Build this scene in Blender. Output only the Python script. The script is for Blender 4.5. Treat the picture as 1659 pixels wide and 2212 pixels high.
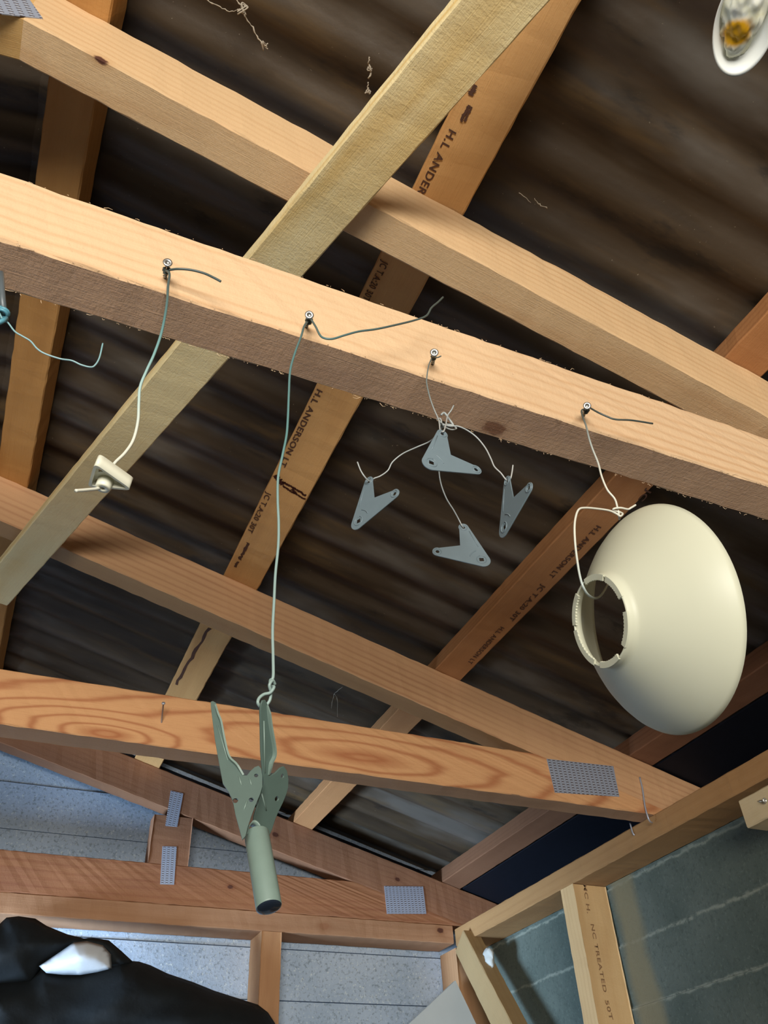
import bpy, bmesh, math, random
from mathutils import Vector, Matrix, noise
random.seed(7)
for o in list(bpy.data.objects): bpy.data.objects.remove(o)
S = bpy.context.scene
C = S.collection
sin, cos, pi = math.sin, math.cos, math.pi

# ---------------------------------------------------------------- camera, light, exposure
# world axes: X along the trusses, Y towards the gable wall, Z up; the eye is the origin, the floor 1.62 m below
R = Matrix(((0.913508, -0.40437653, -0.04452811), (0.23336355, 0.61052038, -0.75683969), (0.33323353, 0.68098787, 0.652082)))  # rows: right, down, forward
F = 1781.83
cam = bpy.data.cameras.new('camera'); camo = bpy.data.objects.new('camera', cam); C.objects.link(camo)
m = Matrix((R[0], -R[1], -R[2])).transposed()
camo.matrix_world = m.to_4x4()
cam.sensor_fit = 'HORIZONTAL'; cam.sensor_width = 36; cam.lens = 36 * F / 1659; cam.clip_start = .02
S.camera = camo
S.view_settings.view_transform = 'Standard'; S.view_settings.look = 'None'; S.view_settings.gamma = 1
S.view_settings.exposure = 0.0
S.view_settings.use_curve_mapping = False
W = bpy.data.worlds.new('sky'); S.world = W; W.use_nodes = True
W.node_tree.nodes['Background'].inputs[0].default_value = (.86, .92, 1, 1)
W.node_tree.nodes['Background'].inputs[1].default_value = .22

def area(name, loc, target, sx, sy, power, col):
    l = bpy.data.lights.new(name, 'AREA'); l.shape = 'RECTANGLE'; l.size = sx; l.size_y = sy; l.energy = power; l.color = col
    o = bpy.data.objects.new(name, l); C.objects.link(o); o.location = loc
    o.rotation_euler = (Vector(target) - Vector(loc)).to_track_quat('-Z', 'Y').to_euler(); return o
area('doorway_daylight', (-.62, -1.72, .06), (.2, 2, .6), 1.3, .75, 80, (1, .965, .89))
area('gable_fill_light', (-1.75, 1.55, -.55), (.30, 2.25, .28), .8, .6, 20, (.50, .72, 1)).data.spread = .75  # added cool fill, aimed through an unseen window at the gable boards

# ---------------------------------------------------------------- helpers
def ray(px, py): return R.transposed() @ Vector(((px - 829.5) / F, (py - 1106) / F, 1))
def P(px, py, y):
    v = ray(px, py); return v * (y / v.y)
def PX(px, py, x):
    v = ray(px, py); return v * (x / v.x)
def PP(px, py, pt, n):
    v = ray(px, py); return v * (Vector(n).dot(Vector(pt)) / Vector(n).dot(v))
A_ = .2639; TA = math.tan(A_); CA = cos(A_); SA = sin(A_)
ZC = .926; XA = -.178; ZAP = ZC - XA * TA       # underside of top chords at x=0 and at the ridge
DD = .09 / CA
def PT(px, py, off=0): return PP(px, py, (0, 0, ZC + DD + off), (TA, 0, 1))   # on the top plane of the top chords

def tag(o, label=None, cat=None, group=None, kind=None):
    if label: o['label'] = label
    if cat: o['category'] = cat
    if group: o['group'] = group
    if kind: o['kind'] = kind
    return o
def empty(name, loc=(0, 0, 0)):
    o = bpy.data.objects.new(name, None); C.objects.link(o); o.location = loc; o.empty_display_size = .05
    return o
def link(name, bm, mat, parent=None, smooth=False, matrix=None):
    bmesh.ops.recalc_face_normals(bm, faces=bm.faces)
    me = bpy.data.meshes.new(name); bm.to_mesh(me); bm.free()
    if smooth:
        for p in me.polygons: p.use_smooth = True
    me.materials.append(mat)
    o = bpy.data.objects.new(name, me); C.objects.link(o)
    if matrix is not None: o.matrix_world = matrix
    if parent is not None:
        o.parent = parent
        o.matrix_parent_inverse = Matrix.LocRotScale(parent.location, None, None).inverted() if parent.type == 'EMPTY' else parent.matrix_world.inverted()
    return o
def struct(o): o['kind'] = 'structure'; return o

# ---------------------------------------------------------------- node helpers
def newmat(name, rough=.7, spec=.3):
    m = bpy.data.materials.new(name); m.use_nodes = True
    t = m.node_tree; b = t.nodes['Principled BSDF']; b.inputs['Roughness'].default_value = rough
    b.inputs['Specular IOR Level'].default_value = spec
    return m, t, b
def N(t, typ, **k):
    n = t.nodes.new(typ)
    for a, v in k.items():
        if a.startswith('i_'):
            key = a[2:]; key = int(key) if key.isdigit() else key.replace('_', ' ')
            n.inputs[key].default_value = v
        else: setattr(n, a, v)
    return n
def math_(t, op, a, b=None, c=None):
    n = t.nodes.new('ShaderNodeMath'); n.operation = op
    for i, v in enumerate((a, b, c)):
        if v is None: continue
        if hasattr(v, 'is_output'): t.links.new(v, n.inputs[i])
        else: n.inputs[i].default_value = v
    return n.outputs[0]
def mixc(t, f, a, b):
    n = t.nodes.new('ShaderNodeMix'); n.data_type = 'RGBA'
    for i, v in ((0, f), (6, a), (7, b)):
        if hasattr(v, 'is_output'): t.links.new(v, n.inputs[i])
        else: n.inputs[i].default_value = v if i == 0 else (*v, 1)
    return n.outputs[2]
def ramp(t, f, stops):
    n = t.nodes.new('ShaderNodeValToRGB'); e = n.color_ramp.elements
    while len(e) < len(stops): e.new(.5)
    for x, (p, c) in zip(e, stops):
        x.position = p; x.color = (*c, 1) if len(c) == 3 else c
    t.links.new(f, n.inputs[0]); return n.outputs[0]
def noise_(t, vec, scale, detail=3, rough=.55, dist=0):
    n = N(t, 'ShaderNodeTexNoise'); n.inputs['Scale'].default_value = scale; n.inputs['Detail'].default_value = detail
    n.inputs['Roughness'].default_value = rough; n.inputs['Distortion'].default_value = dist
    t.links.new(vec, n.inputs['Vector']); return n.outputs[0]
def mapping(t, vec, loc=(0, 0, 0), rot=(0, 0, 0), sc=(1, 1, 1)):
    n = N(t, 'ShaderNodeMapping'); n.inputs['Location'].default_value = loc; n.inputs['Rotation'].default_value = rot; n.inputs['Scale'].default_value = sc
    t.links.new(vec, n.inputs['Vector']); return n.outputs[0]
def bump(t, b, h, strength=.3, dist=.001):
    n = N(t, 'ShaderNodeBump'); n.inputs['Strength'].default_value = strength; n.inputs['Distance'].default_value = dist
    t.links.new(h, n.inputs['Height']); t.links.new(n.outputs[0], b.inputs['Normal'])
def smooth(t, v, lo, hi):
    n = N(t, 'ShaderNodeMapRange'); n.interpolation_type = 'SMOOTHSTEP'
    n.inputs['From Min'].default_value = lo; n.inputs['From Max'].default_value = hi
    t.links.new(v, n.inputs['Value']); return n.outputs[0]

def wood(name, light, dark, seed=0, freq=120., line=.5, centre=(.02, -.12), knots=(), cath=(), dirt=.25, rough=.75, fuzz=.5, tint=None):
    """timber: local X runs along the grain"""
    m, t, b = newmat(name, rough, .25)
    tc = N(t, 'ShaderNodeTexCoord').outputs['Object']
    d1 = noise_(t, mapping(t, tc, loc=(seed, seed * 2, 0), sc=(1.6, 8, 8)), 1, 3)
    sep = N(t, 'ShaderNodeSeparateXYZ'); t.links.new(tc, sep.inputs[0]); x, y, z = sep.outputs
    if cath:
        vals = []
        nz = math_(t, 'MULTIPLY', math_(t, 'SUBTRACT', noise_(t, mapping(t, tc, loc=(seed, 0, 0), sc=(5, 30, 30)), 1, 2), .5), .9)
        for cx, cz, ax, az in cath:
            u = math_(t, 'DIVIDE', math_(t, 'SUBTRACT', x, cx), ax)
            u = math_(t, 'MULTIPLY', u, u)
            w = math_(t, 'DIVIDE', math_(t, 'SUBTRACT', z, cz), az); w = math_(t, 'MULTIPLY', w, w)
            vals.append(math_(t, 'SQRT', math_(t, 'ADD', u, w)))
        r = vals[0]
        for v in vals[1:]: r = math_(t, 'SMOOTH_MIN', r, v, .5)
        r = math_(t, 'ADD', r, nz)
        ph = math_(t, 'MULTIPLY', r, 6.283)
    else:
        yy = math_(t, 'SUBTRACT', y, centre[0]); zz = math_(t, 'SUBTRACT', z, centre[1])
        zz = math_(t, 'ADD', zz, math_(t, 'MULTIPLY', x, .012))
        r = math_(t, 'SQRT', math_(t, 'ADD', math_(t, 'MULTIPLY', yy, yy), math_(t, 'MULTIPLY', zz, zz)))
        r = math_(t, 'ADD', r, math_(t, 'MULTIPLY', math_(t, 'SUBTRACT', d1, .5), .022))
        for kx, ky, kz, kr, _c in knots:      # the grain bends round each knot
            dv = N(t, 'ShaderNodeVectorMath', operation='DISTANCE'); t.links.new(tc, dv.inputs[0]); dv.inputs[1].default_value = (kx, ky, kz)
            g = math_(t, 'DIVIDE', .0009 * kr / .008, math_(t, 'ADD', dv.outputs['Value'], .02))
            r = math_(t, 'ADD', r, math_(t, 'MULTIPLY', g, .35))
        ph = math_(t, 'MULTIPLY', r, freq * 6.283)
    s = math_(t, 'MULTIPLY_ADD', math_(t, 'SINE', ph), .5, .5)
    s = math_(t, 'POWER', s, 5.0 if cath else 3.0)
    amp = noise_(t, mapping(t, tc, loc=(3 + seed, 0, 0), sc=(2, 25, 25)), 1, 2)
    s = math_(t, 'MULTIPLY', s, line) if cath else math_(t, 'MULTIPLY', s, math_(t, 'MULTIPLY', smooth(t, amp, .25, .75), line))
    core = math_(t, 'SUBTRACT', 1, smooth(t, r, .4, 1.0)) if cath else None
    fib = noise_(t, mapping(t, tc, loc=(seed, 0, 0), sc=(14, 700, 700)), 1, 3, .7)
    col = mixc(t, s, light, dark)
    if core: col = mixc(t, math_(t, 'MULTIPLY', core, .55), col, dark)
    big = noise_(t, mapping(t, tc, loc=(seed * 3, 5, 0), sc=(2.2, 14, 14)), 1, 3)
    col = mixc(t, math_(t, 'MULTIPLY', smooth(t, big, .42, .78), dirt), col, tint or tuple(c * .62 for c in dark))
    col = mixc(t, math_(t, 'MULTIPLY', smooth(t, fib, .45, .8), .28), col, dark)
    for kx, ky, kz, kr, kc in knots:
        mp = mapping(t, tc, loc=(-kx, -ky, -kz)); mp = mapping(t, mp, sc=(.65, 1, 1))
        ln = N(t, 'ShaderNodeVectorMath', operation='LENGTH'); t.links.new(mp, ln.inputs[0])
        q = math_(t, 'ADD', ln.outputs['Value'], math_(t, 'MULTIPLY', math_(t, 'SUBTRACT', noise_(t, tc, 150, 2), .5), kr * .6))
        col = mixc(t, math_(t, 'MULTIPLY', math_(t, 'SUBTRACT', 1, smooth(t, q, kr * .7, kr * 2.2)), .5), col, dark)
        col = mixc(t, math_(t, 'SUBTRACT', 1, smooth(t, q, kr * .6, kr)), col, kc)
    speck = noise_(t, mapping(t, tc, loc=(0, 7, seed)), 420, 2)
    col = mixc(t, math_(t, 'MULTIPLY', smooth(t, speck, .70, .78), .5), col, tuple(c * .4 for c in dark))
    t.links.new(col, b.inputs['Base Color'])
    saw = noise_(t, mapping(t, tc, sc=(260, 120, 120)), 1, 3, .7)
    bump(t, b, math_(t, 'ADD', math_(t, 'MULTIPLY', fib, .6), math_(t, 'MULTIPLY', saw, fuzz)), .55, .0012)
    return m

def plain(name, col, rough=.5, spec=.4, metallic=0, var=.15, vs=60, bumpd=0):
    m, t, b = newmat(name, rough, spec); b.inputs['Metallic'].default_value = metallic
    tc = N(t, 'ShaderNodeTexCoord').outputs['Object']
    n = noise_(t, tc, vs, 4)
    t.links.new(mixc(t, n, tuple(c * (1 - var) for c in col), tuple(min(1, c * (1 + var)) for c in col)), b.inputs['Base Color'])
    if bumpd: bump(t, b, noise_(t, tc, vs * 3, 3), .5, bumpd)
    return m

# ---------------------------------------------------------------- timber
def beam_bm(L, w, d, k0=0, k1=0, rough=.0005, seg=None):
    """box 0..L, 0..w, 0..d with eased, slightly ragged arrises; the ends sheared by k*z"""
    bm = bmesh.new(); c = .0018
    prof = [(c, 0), (w - c, 0), (w, c), (w, d - c), (w - c, d), (c, d), (0, d - c), (0, c)]
    seg = seg or max(12, int(L / .018)); rings = []
    for i in range(seg + 1):
        u = i / seg; ring = []
        for (yy, zz) in prof:
            x = u * L + zz * ((1 - u) * k0 + u * k1)
            j = rough if 0 < i < seg else 0
            ring.append(bm.verts.new((x, yy + random.uniform(-j, j), zz + random.uniform(-j, j))))
        rings.append(ring)
    for a, b in zip(rings, rings[1:]):
        for i in range(8): bm.faces.new((a[i], a[(i + 1) % 8], b[(i + 1) % 8], b[i]))
    bm.faces.new(rings[0]); bm.faces.new(rings[-1]); return bm
def shade_under_face(o, mat, axis=(0, 0, -1)):  # shade of the downward faces put into a second, darker timber
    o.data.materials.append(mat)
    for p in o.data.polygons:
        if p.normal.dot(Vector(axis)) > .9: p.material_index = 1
def beam(name, o, ax, ay, az, L, w, d, mat, parent=None, k0=0, k1=0, rough=.0005):
    ax, ay, az = Vector(ax).normalized(), Vector(ay).normalized(), Vector(az).normalized()
    M = Matrix((ax, ay, az)).transposed().to_4x4(); M.translation = Vector(o)
    return link(name, beam_bm(L, w, d, k0, k1, rough), mat, parent, False, M)
def box(name, x0, x1, y0, y1, z0, z1, mat, parent=None, bev=0):
    bm = bmesh.new(); bmesh.ops.create_cube(bm, size=1)
    for v in bm.verts: v.co = Vector(((x0 + x1) / 2 + v.co.x * (x1 - x0), (y0 + y1) / 2 + v.co.y * (y1 - y0), (z0 + z1) / 2 + v.co.z * (z1 - z0)))
    if bev: bmesh.ops.bevel(bm, geom=bm.edges[:], offset=bev, segments=2, affect='EDGES')
    return link(name, bm, mat, parent)

def catmull(pts, n=8):
    out = []
    q = [pts[0] * 2 - pts[1]] + pts + [pts[-1] * 2 - pts[-2]]
    for i in range(1, len(q) - 2):
        a, b, c, d = q[i - 1:i + 3]
        for k in range(n):
            t = k / n
            out.append(.5 * ((2 * b) + (c - a) * t + (2 * a - 5 * b + 4 * c - d) * t * t + (3 * b - a - 3 * c + d) * t ** 3))
    out.append(pts[-1].copy()); return out
def tube(bm, pts, r, n=8, cap=True):
    rr = r if isinstance(r, (list, tuple)) else [r] * len(pts)
    t0 = (pts[1] - pts[0]).normalized(); u = t0.orthogonal().normalized(); rings = []
    for i, p in enumerate(pts):
        t = (pts[min(i + 1, len(pts) - 1)] - pts[max(i - 1, 0)])
        t = t.normalized() if t.length > 1e-9 else t0
        u = (u - t * u.dot(t)); u = u.normalized() if u.length > 1e-6 else t.orthogonal().normalized()
        v = t.cross(u)
        rings.append([bm.verts.new(p + (u * cos(2 * pi * k / n) + v * sin(2 * pi * k / n)) * rr[i]) for k in range(n)])
    for a, b in zip(rings, rings[1:]):
        for k in range(n): bm.faces.new((a[k], a[(k + 1) % n], b[(k + 1) % n], b[k]))
    if cap: bm.faces.new(rings[0]); bm.faces.new(rings[-1])
def lathe(bm, o, ax, prof, n=48, closed=False):
    """prof: (distance along axis, radius)"""
    ax = Vector(ax).normalized(); u = ax.orthogonal().normalized(); v = ax.cross(u); rings = []
    for h, r in prof:
        rings.append([bm.verts.new(Vector(o) + ax * h + (u * cos(2 * pi * k / n) + v * sin(2 * pi * k / n)) * max(r, 1e-5)) for k in range(n)])
    prs = list(zip(rings, rings[1:]))
    if closed: prs.append((rings[-1], rings[0]))
    for a, b in prs:
        for k in range(n): bm.faces.new((a[k], a[(k + 1) % n], b[(k + 1) % n], b[k]))
    return rings
def sheet_mesh(outline, holes, org, ux, uy, th, bev=.0002):
    """flat plate from a 2D outline with holes, extruded to thickness"""
    cu = bpy.data.curves.new('c', 'CURVE'); cu.dimensions = '2D'; cu.fill_mode = 'BOTH'
    for poly in [outline] + list(holes):
        s = cu.splines.new('POLY'); s.points.add(len(poly) - 1); s.use_cyclic_u = True
        for p, (a, b) in zip(s.points, poly): p.co = (a, b, 0, 1)
    cu.extrude = .5
    tmp = bpy.data.objects.new('c', cu); C.objects.link(tmp)
    dg = bpy.context.evaluated_depsgraph_get(); me = bpy.data.meshes.new_from_object(tmp.evaluated_get(dg))
    bpy.data.objects.remove(tmp); bpy.data.curves.remove(cu)
    n = Vector(ux).cross(Vector(uy)).normalized()
    bm = bmesh.new(); bm.from_mesh(me); bpy.data.meshes.remove(me)
    for v in bm.verts: v.co = Vector(org) + Vector(ux) * v.co.x + Vector(uy) * v.co.y + n * (v.co.z * th)
    bmesh.ops.remove_doubles(bm, verts=bm.verts, dist=1e-7)
    return bm
def text_obj(s, name, org, xd, yd, size, mat, parent, width=None, off=.0009):
    cu = bpy.data.curves.new(name, 'FONT'); cu.body = s; cu.size = 1; cu.extrude = 0; cu.offset = .018; cu.space_character = 1.12
    tmp = bpy.data.objects.new(name, cu); C.objects.link(tmp)
    dg = bpy.context.evaluated_depsgraph_get(); me = bpy.data.meshes.new_from_object(tmp.evaluated_get(dg))
    bpy.data.objects.remove(tmp); bpy.data.curves.remove(cu)
    xd = Vector(xd); yd = Vector(yd).normalized()
    xs = [v.co.x for v in me.vertices]; wd = max(xs) - min(xs)
    sx = (width / wd) if width else size / .7
    n = xd.normalized().cross(yd)
    if n.dot(-Vector(org)) < 0: n = -n
    bm = bmesh.new(); bm.from_mesh(me); bpy.data.meshes.remove(me)
    for v in bm.verts: v.co = Vector(org) + xd.normalized() * (v.co.x * sx) + yd * (v.co.y * size / .7) + n * off
    return link(name, bm, mat, parent)

# ---------------------------------------------------------------- materials
KN = (.10, .035, .02); KN2 = (.30, .13, .06)
M = {}
M['paint_cream'] = plain('cream_paint', (.74, .73, .56), .42, .35, var=.03, vs=18)
_t = M['paint_cream'].node_tree; _b = _t.nodes['Principled BSDF']; _o = _t.nodes['Material Output']     # thin plastic: some light comes through
_tr = _t.nodes.new('ShaderNodeBsdfTranslucent'); _tr.inputs[0].default_value = (.72, .78, .74, 1); _mx = _t.nodes.new('ShaderNodeMixShader'); _mx.inputs[0].default_value = .20
_t.links.new(_b.outputs[0], _mx.inputs[1]); _t.links.new(_tr.outputs[0], _mx.inputs[2]); _t.links.new(_mx.outputs[0], _o.inputs[0])
M['paint_cream_in'] = plain('cream_inside', (.66, .70, .68), .5, .3, var=.03, vs=18)
M['paint_white'] = plain('ivory_plastic', (.80, .78, .62), .4, .4, var=.03)
M['paint_grey'] = plain('blue_grey_paint', (.165, .215, .24), .36, .5, var=.06, vs=200)
M['paint_sage'] = plain('sage_paint', (.080, .120, .102), .38, .5, var=.08, vs=160)
M['paint_sage_sheen'] = plain('sage_paint_sheen', (.175, .24, .205), .4, .5, var=.08, vs=160)  # lighter copy of the sage, with the sheen put into the colour
M['plug'] = plain('black_plastic', (.012, .018, .03), .18, .6)
M['zinc'] = plain('zinc_screw', (.55, .55, .52), .3, .5, metallic=.9)
M['steel'] = plain('dull_nail_steel', (.42, .43, .47), .45, .5, metallic=.4)
M['ink'] = plain('stamp_ink', (.10, .05, .035), .8, .1, var=.5, vs=900)
M['ink_faint'] = plain('faint_ink', (.27, .15, .075), .8, .1, var=.4, vs=700)
M['burn'] = plain('burn_mark', (.05, .015, .01), .9, .1, var=.6, vs=500)
M['black_cloth'] = plain('black_cloth', (.008, .010, .011), .75, .25, var=.5, vs=30, bumpd=.001)
M['white_cloth'] = plain('white_lining', (.62, .64, .66), .8, .2, var=.12, vs=40)
M['cobweb'] = plain('dusty_cobweb', (.42, .36, .28), .9, .1, var=.3)
M['eave'] = plain('gap_shade_navy', (.004, .005, .009), .7, .2, var=.3)  # near-black colour standing in for the shade in unlit gaps
M['white_board'] = plain('painted_white_board', (.46, .45, .40), .6, .3, var=.12, vs=12)
M['floor'] = plain('concrete', (.09, .086, .08), .85, .2, var=.2, vs=4, bumpd=.002)

def roof_mat():
    m, t, b = newmat('weathered_roof_sheet', .55, .3)
    tc = N(t, 'ShaderNodeTexCoord').outputs['Object']
    a = noise_(t, mapping(t, tc, sc=(1.6, 11, 1)), 1, 4, .6)
    c = noise_(t, mapping(t, tc, loc=(4, 1, 0), sc=(3.5, 24, 1)), 1, 4, .6)
    col = ramp(t, a, [(.30, (.022, .014, .008)), (.5, (.055, .036, .020)), (.72, (.10, .078, .058))])
    col = mixc(t, math_(t, 'MULTIPLY', smooth(t, c, .5, .75), .55), col, (.13, .075, .025))
    bl = noise_(t, mapping(t, tc, loc=(2, 8, 0), sc=(6, 15, 1)), 1, 5, .65)
    col = mixc(t, math_(t, 'MULTIPLY', smooth(t, bl, .56, .68), .75), col, (.018, .014, .011))
    gr = noise_(t, mapping(t, tc, loc=(7, 3, 0), sc=(2.2, 7, 1)), 1, 4, .6)
    col = mixc(t, math_(t, 'MULTIPLY', smooth(t, gr, .48, .7), .6), col, (.155, .138, .118))
    sp = noise_(t, tc, 220, 2)
    col = mixc(t, math_(t, 'MULTIPLY', smooth(t, sp, .72, .8), .5), col, (.3, .25, .18))
    t.links.new(col, b.inputs['Base Color'])
    bump(t, b, noise_(t, tc, 90, 3), .35, .001)
    return m
M['roof'] = roof_mat()

def board_mat(name, c0, c1, lines, axis, crust=.0, spk=.35):
    m, t, b = newmat(name, .65, .35)
    tc = N(t, 'ShaderNodeTexCoord').outputs['Object']
    n = noise_(t, tc, 5, 4); s = noise_(t, tc, 130, 3, .7)
    col = mixc(t, smooth(t, n, .3, .7), c0, c1)
    col = mixc(t, math_(t, 'MULTIPLY', smooth(t, s, .52, .66), spk), col, tuple(c * .45 for c in c0))
    s2 = noise_(t, mapping(t, tc, loc=(9, 9, 9)), 160, 3, .7)
    col = mixc(t, math_(t, 'MULTIPLY', smooth(t, s2, .56, .70), spk), col, tuple(min(1, c * 1.7) for c in c1))
    if crust:
        sep = N(t, 'ShaderNodeSeparateXYZ'); t.links.new(tc, sep.inputs[0]); z = sep.outputs[2]
        z = math_(t, 'ADD', z, math_(t, 'MULTIPLY', math_(t, 'SUBTRACT', noise_(t, tc, 30, 3), .5), .016))
        d = math_(t, 'ABSOLUTE', math_(t, 'SUBTRACT', math_(t, 'FRACT', math_(t, 'DIVIDE', math_(t, 'SUBTRACT', z, lines - .0575), .115)), .5))
        k = math_(t, 'SUBTRACT', 1, smooth(t, d, .005, .05))
        k = math_(t, 'MULTIPLY', k, smooth(t, noise_(t, tc, 55, 4, .8), .34, .52))
        col = mixc(t, math_(t, 'MULTIPLY', k, crust), col, (.32, .33, .26))
        # lighter brown upright strip with a wavering edge beside the stud
        y = sep.outputs[1]
        yy = math_(t, 'ADD', y, math_(t, 'MULTIPLY', math_(t, 'SUBTRACT', noise_(t, tc, 14, 2), .5), .03))
        st = math_(t, 'SUBTRACT', 1, smooth(t, math_(t, 'ABSOLUTE', math_(t, 'SUBTRACT', yy, 1.512)), .02, .052))
        col = mixc(t, math_(t, 'MULTIPLY', st, .75), col, (.20, .165, .09))
    t.links.new(col, b.inputs['Base Color'])
    bump(t, b, s, .6, .002); return m
M['siding_back'] = board_mat('blue_grey_boards', (.40, .52, .68), (.54, .66, .82), .4235, 'x', spk=.6)
M['siding_right'] = board_mat('green_grey_boards', (.060, .078, .064), (.10, .118, .098), .4235, 'y', crust=.5)
M['groove'] = plain('blue_edge_highlight', (.16, .22, .32), .6, .3)  # blue of the highlight drawn along the gable gap

def nailplate_mat():
    m, t, b = newmat('nail_plate', .42, .5); b.inputs['Metallic'].default_value = .35
    tc = N(t, 'ShaderNodeTexCoord').outputs['Object']
    sep = N(t, 'ShaderNodeSeparateXYZ'); t.links.new(tc, sep.inputs[0])
    fx = math_(t, 'FRACT', math_(t, 'DIVIDE', sep.outputs[0], .0105)); fy = math_(t, 'FRACT', math_(t, 'DIVIDE', sep.outputs[1], .0052))
    ax = math_(t, 'ABSOLUTE', math_(t, 'SUBTRACT', fx, .5)); ay = math_(t, 'ABSOLUTE', math_(t, 'SUBTRACT', fy, .4))
    slot = math_(t, 'MULTIPLY', math_(t, 'LESS_THAN', ax, .27), math_(t, 'LESS_THAN', ay, .15))
    by = math_(t, 'ABSOLUTE', math_(t, 'SUBTRACT', fy, .72)); hi = math_(t, 'MULTIPLY', math_(t, 'LESS_THAN', ax, .12), math_(t, 'LESS_THAN', by, .12))
    col = mixc(t, slot, (.42, .46, .56), (.12, .09, .09)); col = mixc(t, hi, col, (.75, .78, .85))
    t.links.new(col, b.inputs['Base Color'])
    bump(t, b, math_(t, 'SUBTRACT', hi, slot), .8, .001); return m
M['nailplate'] = nailplate_mat()

def wire_mat(name, stops, rough=.4):
    """coated wire that caught overspray from the part hanging on it: colour changes with height along the wire"""
    m, t, b = newmat(name, rough, .5)
    tc = N(t, 'ShaderNodeTexCoord').outputs['Object']
    sep = N(t, 'ShaderNodeSeparateXYZ'); t.links.new(tc, sep.inputs[0])
    z0, z1 = stops[0][0], stops[-1][0]
    f = math_(t, 'DIVIDE', math_(t, 'SUBTRACT', sep.outputs[2], z0), z1 - z0)
    t.links.new(ramp(t, f, [((z - z0) / (z1 - z0), c) for z, c in stops]), b.inputs['Base Color'])
    return m
DKG = (.07, .085, .075); TEAL = (.10, .21, .21); CRM = (.74, .72, .60); GRY = (.36, .40, .40)

# ================================================================= THE SETTING
# roof sheets: corrugations run down each slope
def roof_sheet(name, side):
    bm = bmesh.new(); H = .047; L = 1.63; ys = []; y = -2.3
    while y < 2.27: ys.append(y); y += .0095
    xs = [0, .2, .45, .7, .95, 1.2, L]; top = []
    for layer in (0, .0012):
        g = [[bm.verts.new((XA + side * x * CA, y, ZAP + DD - x * SA + H / CA + layer + .009 + .0065 * cos(2 * pi * y / .076))) for x in xs] for y in ys]
        top.append(g)
        for a, b in zip(g, g[1:]):
            for i in range(len(xs) - 1): bm.faces.new((a[i], a[i + 1], b[i + 1], b[i]))
    o = link(name, bm, M['roof'], None, True); return struct(o)
roof_sheet('ceiling', 1); roof_sheet('ceiling', -1)

def boards(name, axis, at, a0, a1, z0, ztop, mat, first=.4235, gap=.0032):
    """cladding seen from inside: 115 mm boards with a narrow open groove between them"""
    bm = bmesh.new(); k = math.floor((z0 - first) / .115); z = first + k * .115
    while z < ztop:
        lo, hi = max(z + gap / 2, z0), min(z + .115 - gap / 2, ztop)
        if hi > lo:
            r = bmesh.ops.create_cube(bm, size=1)['verts']
            for v in r:
                u = (a0 + a1) / 2 + v.co.x * (a1 - a0); w = (lo + hi) / 2 + v.co.z * (hi - lo)
                d = at + .009 + v.co.y * .018 + (.004 if v.co.z < 0 and v.co.y < 0 else 0)
                v.co = Vector((u, d, w)) if axis == 'x' else Vector((d, u, w))
        z += .115
    r = bmesh.ops.create_cube(bm, size=1)['verts']
    for v in r:
        u = (a0 + a1) / 2 + v.co.x * (a1 - a0); w = (z0 + ztop) / 2 + v.co.z * (ztop - z0); d = at + .023 + v.co.y * .01
        v.co = Vector((u, d, w)) if axis == 'x' else Vector((d, u, w))
    return bm
SID = 2.212
XR = 1.175; XW = 1.263
bm = boards('wall_back', 'x', SID, -1.73, 1.38, -1.62, 1.06, M['siding_back'])
struct(link('wall_back', bm, M['siding_back']))
bm = boards('wall_right', 'y', XW, -2.3, SID + .02, -1.62, .547, M['siding_right'], gap=.0012)
struct(link('wall_right', bm, M['siding_right']))
XL = 2 * XA - XW
def mirror_x(bm):
    for v in bm.verts: v.co.x = 2 * XA - v.co.x
    return bm
# left wall with a window opening added for the gable fill light (outside the photograph's frame)
for n_, (y0, y1, z0, z1) in enumerate([(-2.3, 1.1, -1.62, .60), (2.0, 2.24, -1.62, .60), (1.1, 2.0, -1.62, -.95), (1.1, 2.0, -.15, .60)]):
    struct(box('wall_left', XL - .03, XL, y0, y1, z0, z1, M['siding_right']))
W_FR = wood('window_timber', (.55, .5, .42), (.4, .34, .26), 3)
wf = empty('window_added', (XL, 1.55, -.95)); struct(wf)
for q in ((1.1, 1.14, -.95, -.15), (1.96, 2.0, -.95, -.15), (1.14, 1.96, -.95, -.91), (1.14, 1.96, -.19, -.15)):
    box('window_frame', XL - .05, XL + .01, *q, W_FR, wf)
gl, gt, gb = newmat('window_glass', .05, .5)      # thin clear pane
_tp = gt.nodes.new('ShaderNodeBsdfTransparent'); _mx = gt.nodes.new('ShaderNodeMixShader'); _mx.inputs[0].default_value = .08
gt.links.new(_tp.outputs[0], _mx.inputs[1]); gt.links.new(gb.outputs[0], _mx.inputs[2]); gt.links.new(_mx.outputs[0], gt.nodes['Material Output'].inputs[0])
box('pane', XL - .022, XL - .018, 1.14, 1.96, -.91, -.19, gl, wf)
for k_, (o_, h_, m_) in enumerate(((0, .046, M['eave']), (.016, .010, M['groove']))):     # added strips over the gable gap: near-black for shade, thin blue for its highlight
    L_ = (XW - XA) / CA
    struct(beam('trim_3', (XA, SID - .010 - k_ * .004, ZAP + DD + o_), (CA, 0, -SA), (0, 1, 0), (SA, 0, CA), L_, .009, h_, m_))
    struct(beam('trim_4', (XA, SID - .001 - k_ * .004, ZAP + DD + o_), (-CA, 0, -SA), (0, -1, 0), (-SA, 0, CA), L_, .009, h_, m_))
struct(box('floor', XL - .1, XW + .1, -2.4, 2.3, -1.66, -1.62, M['floor']))
struct(box('floor', -6, 6, -9, -2.4, -1.67, -1.63, M['floor']))
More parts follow.
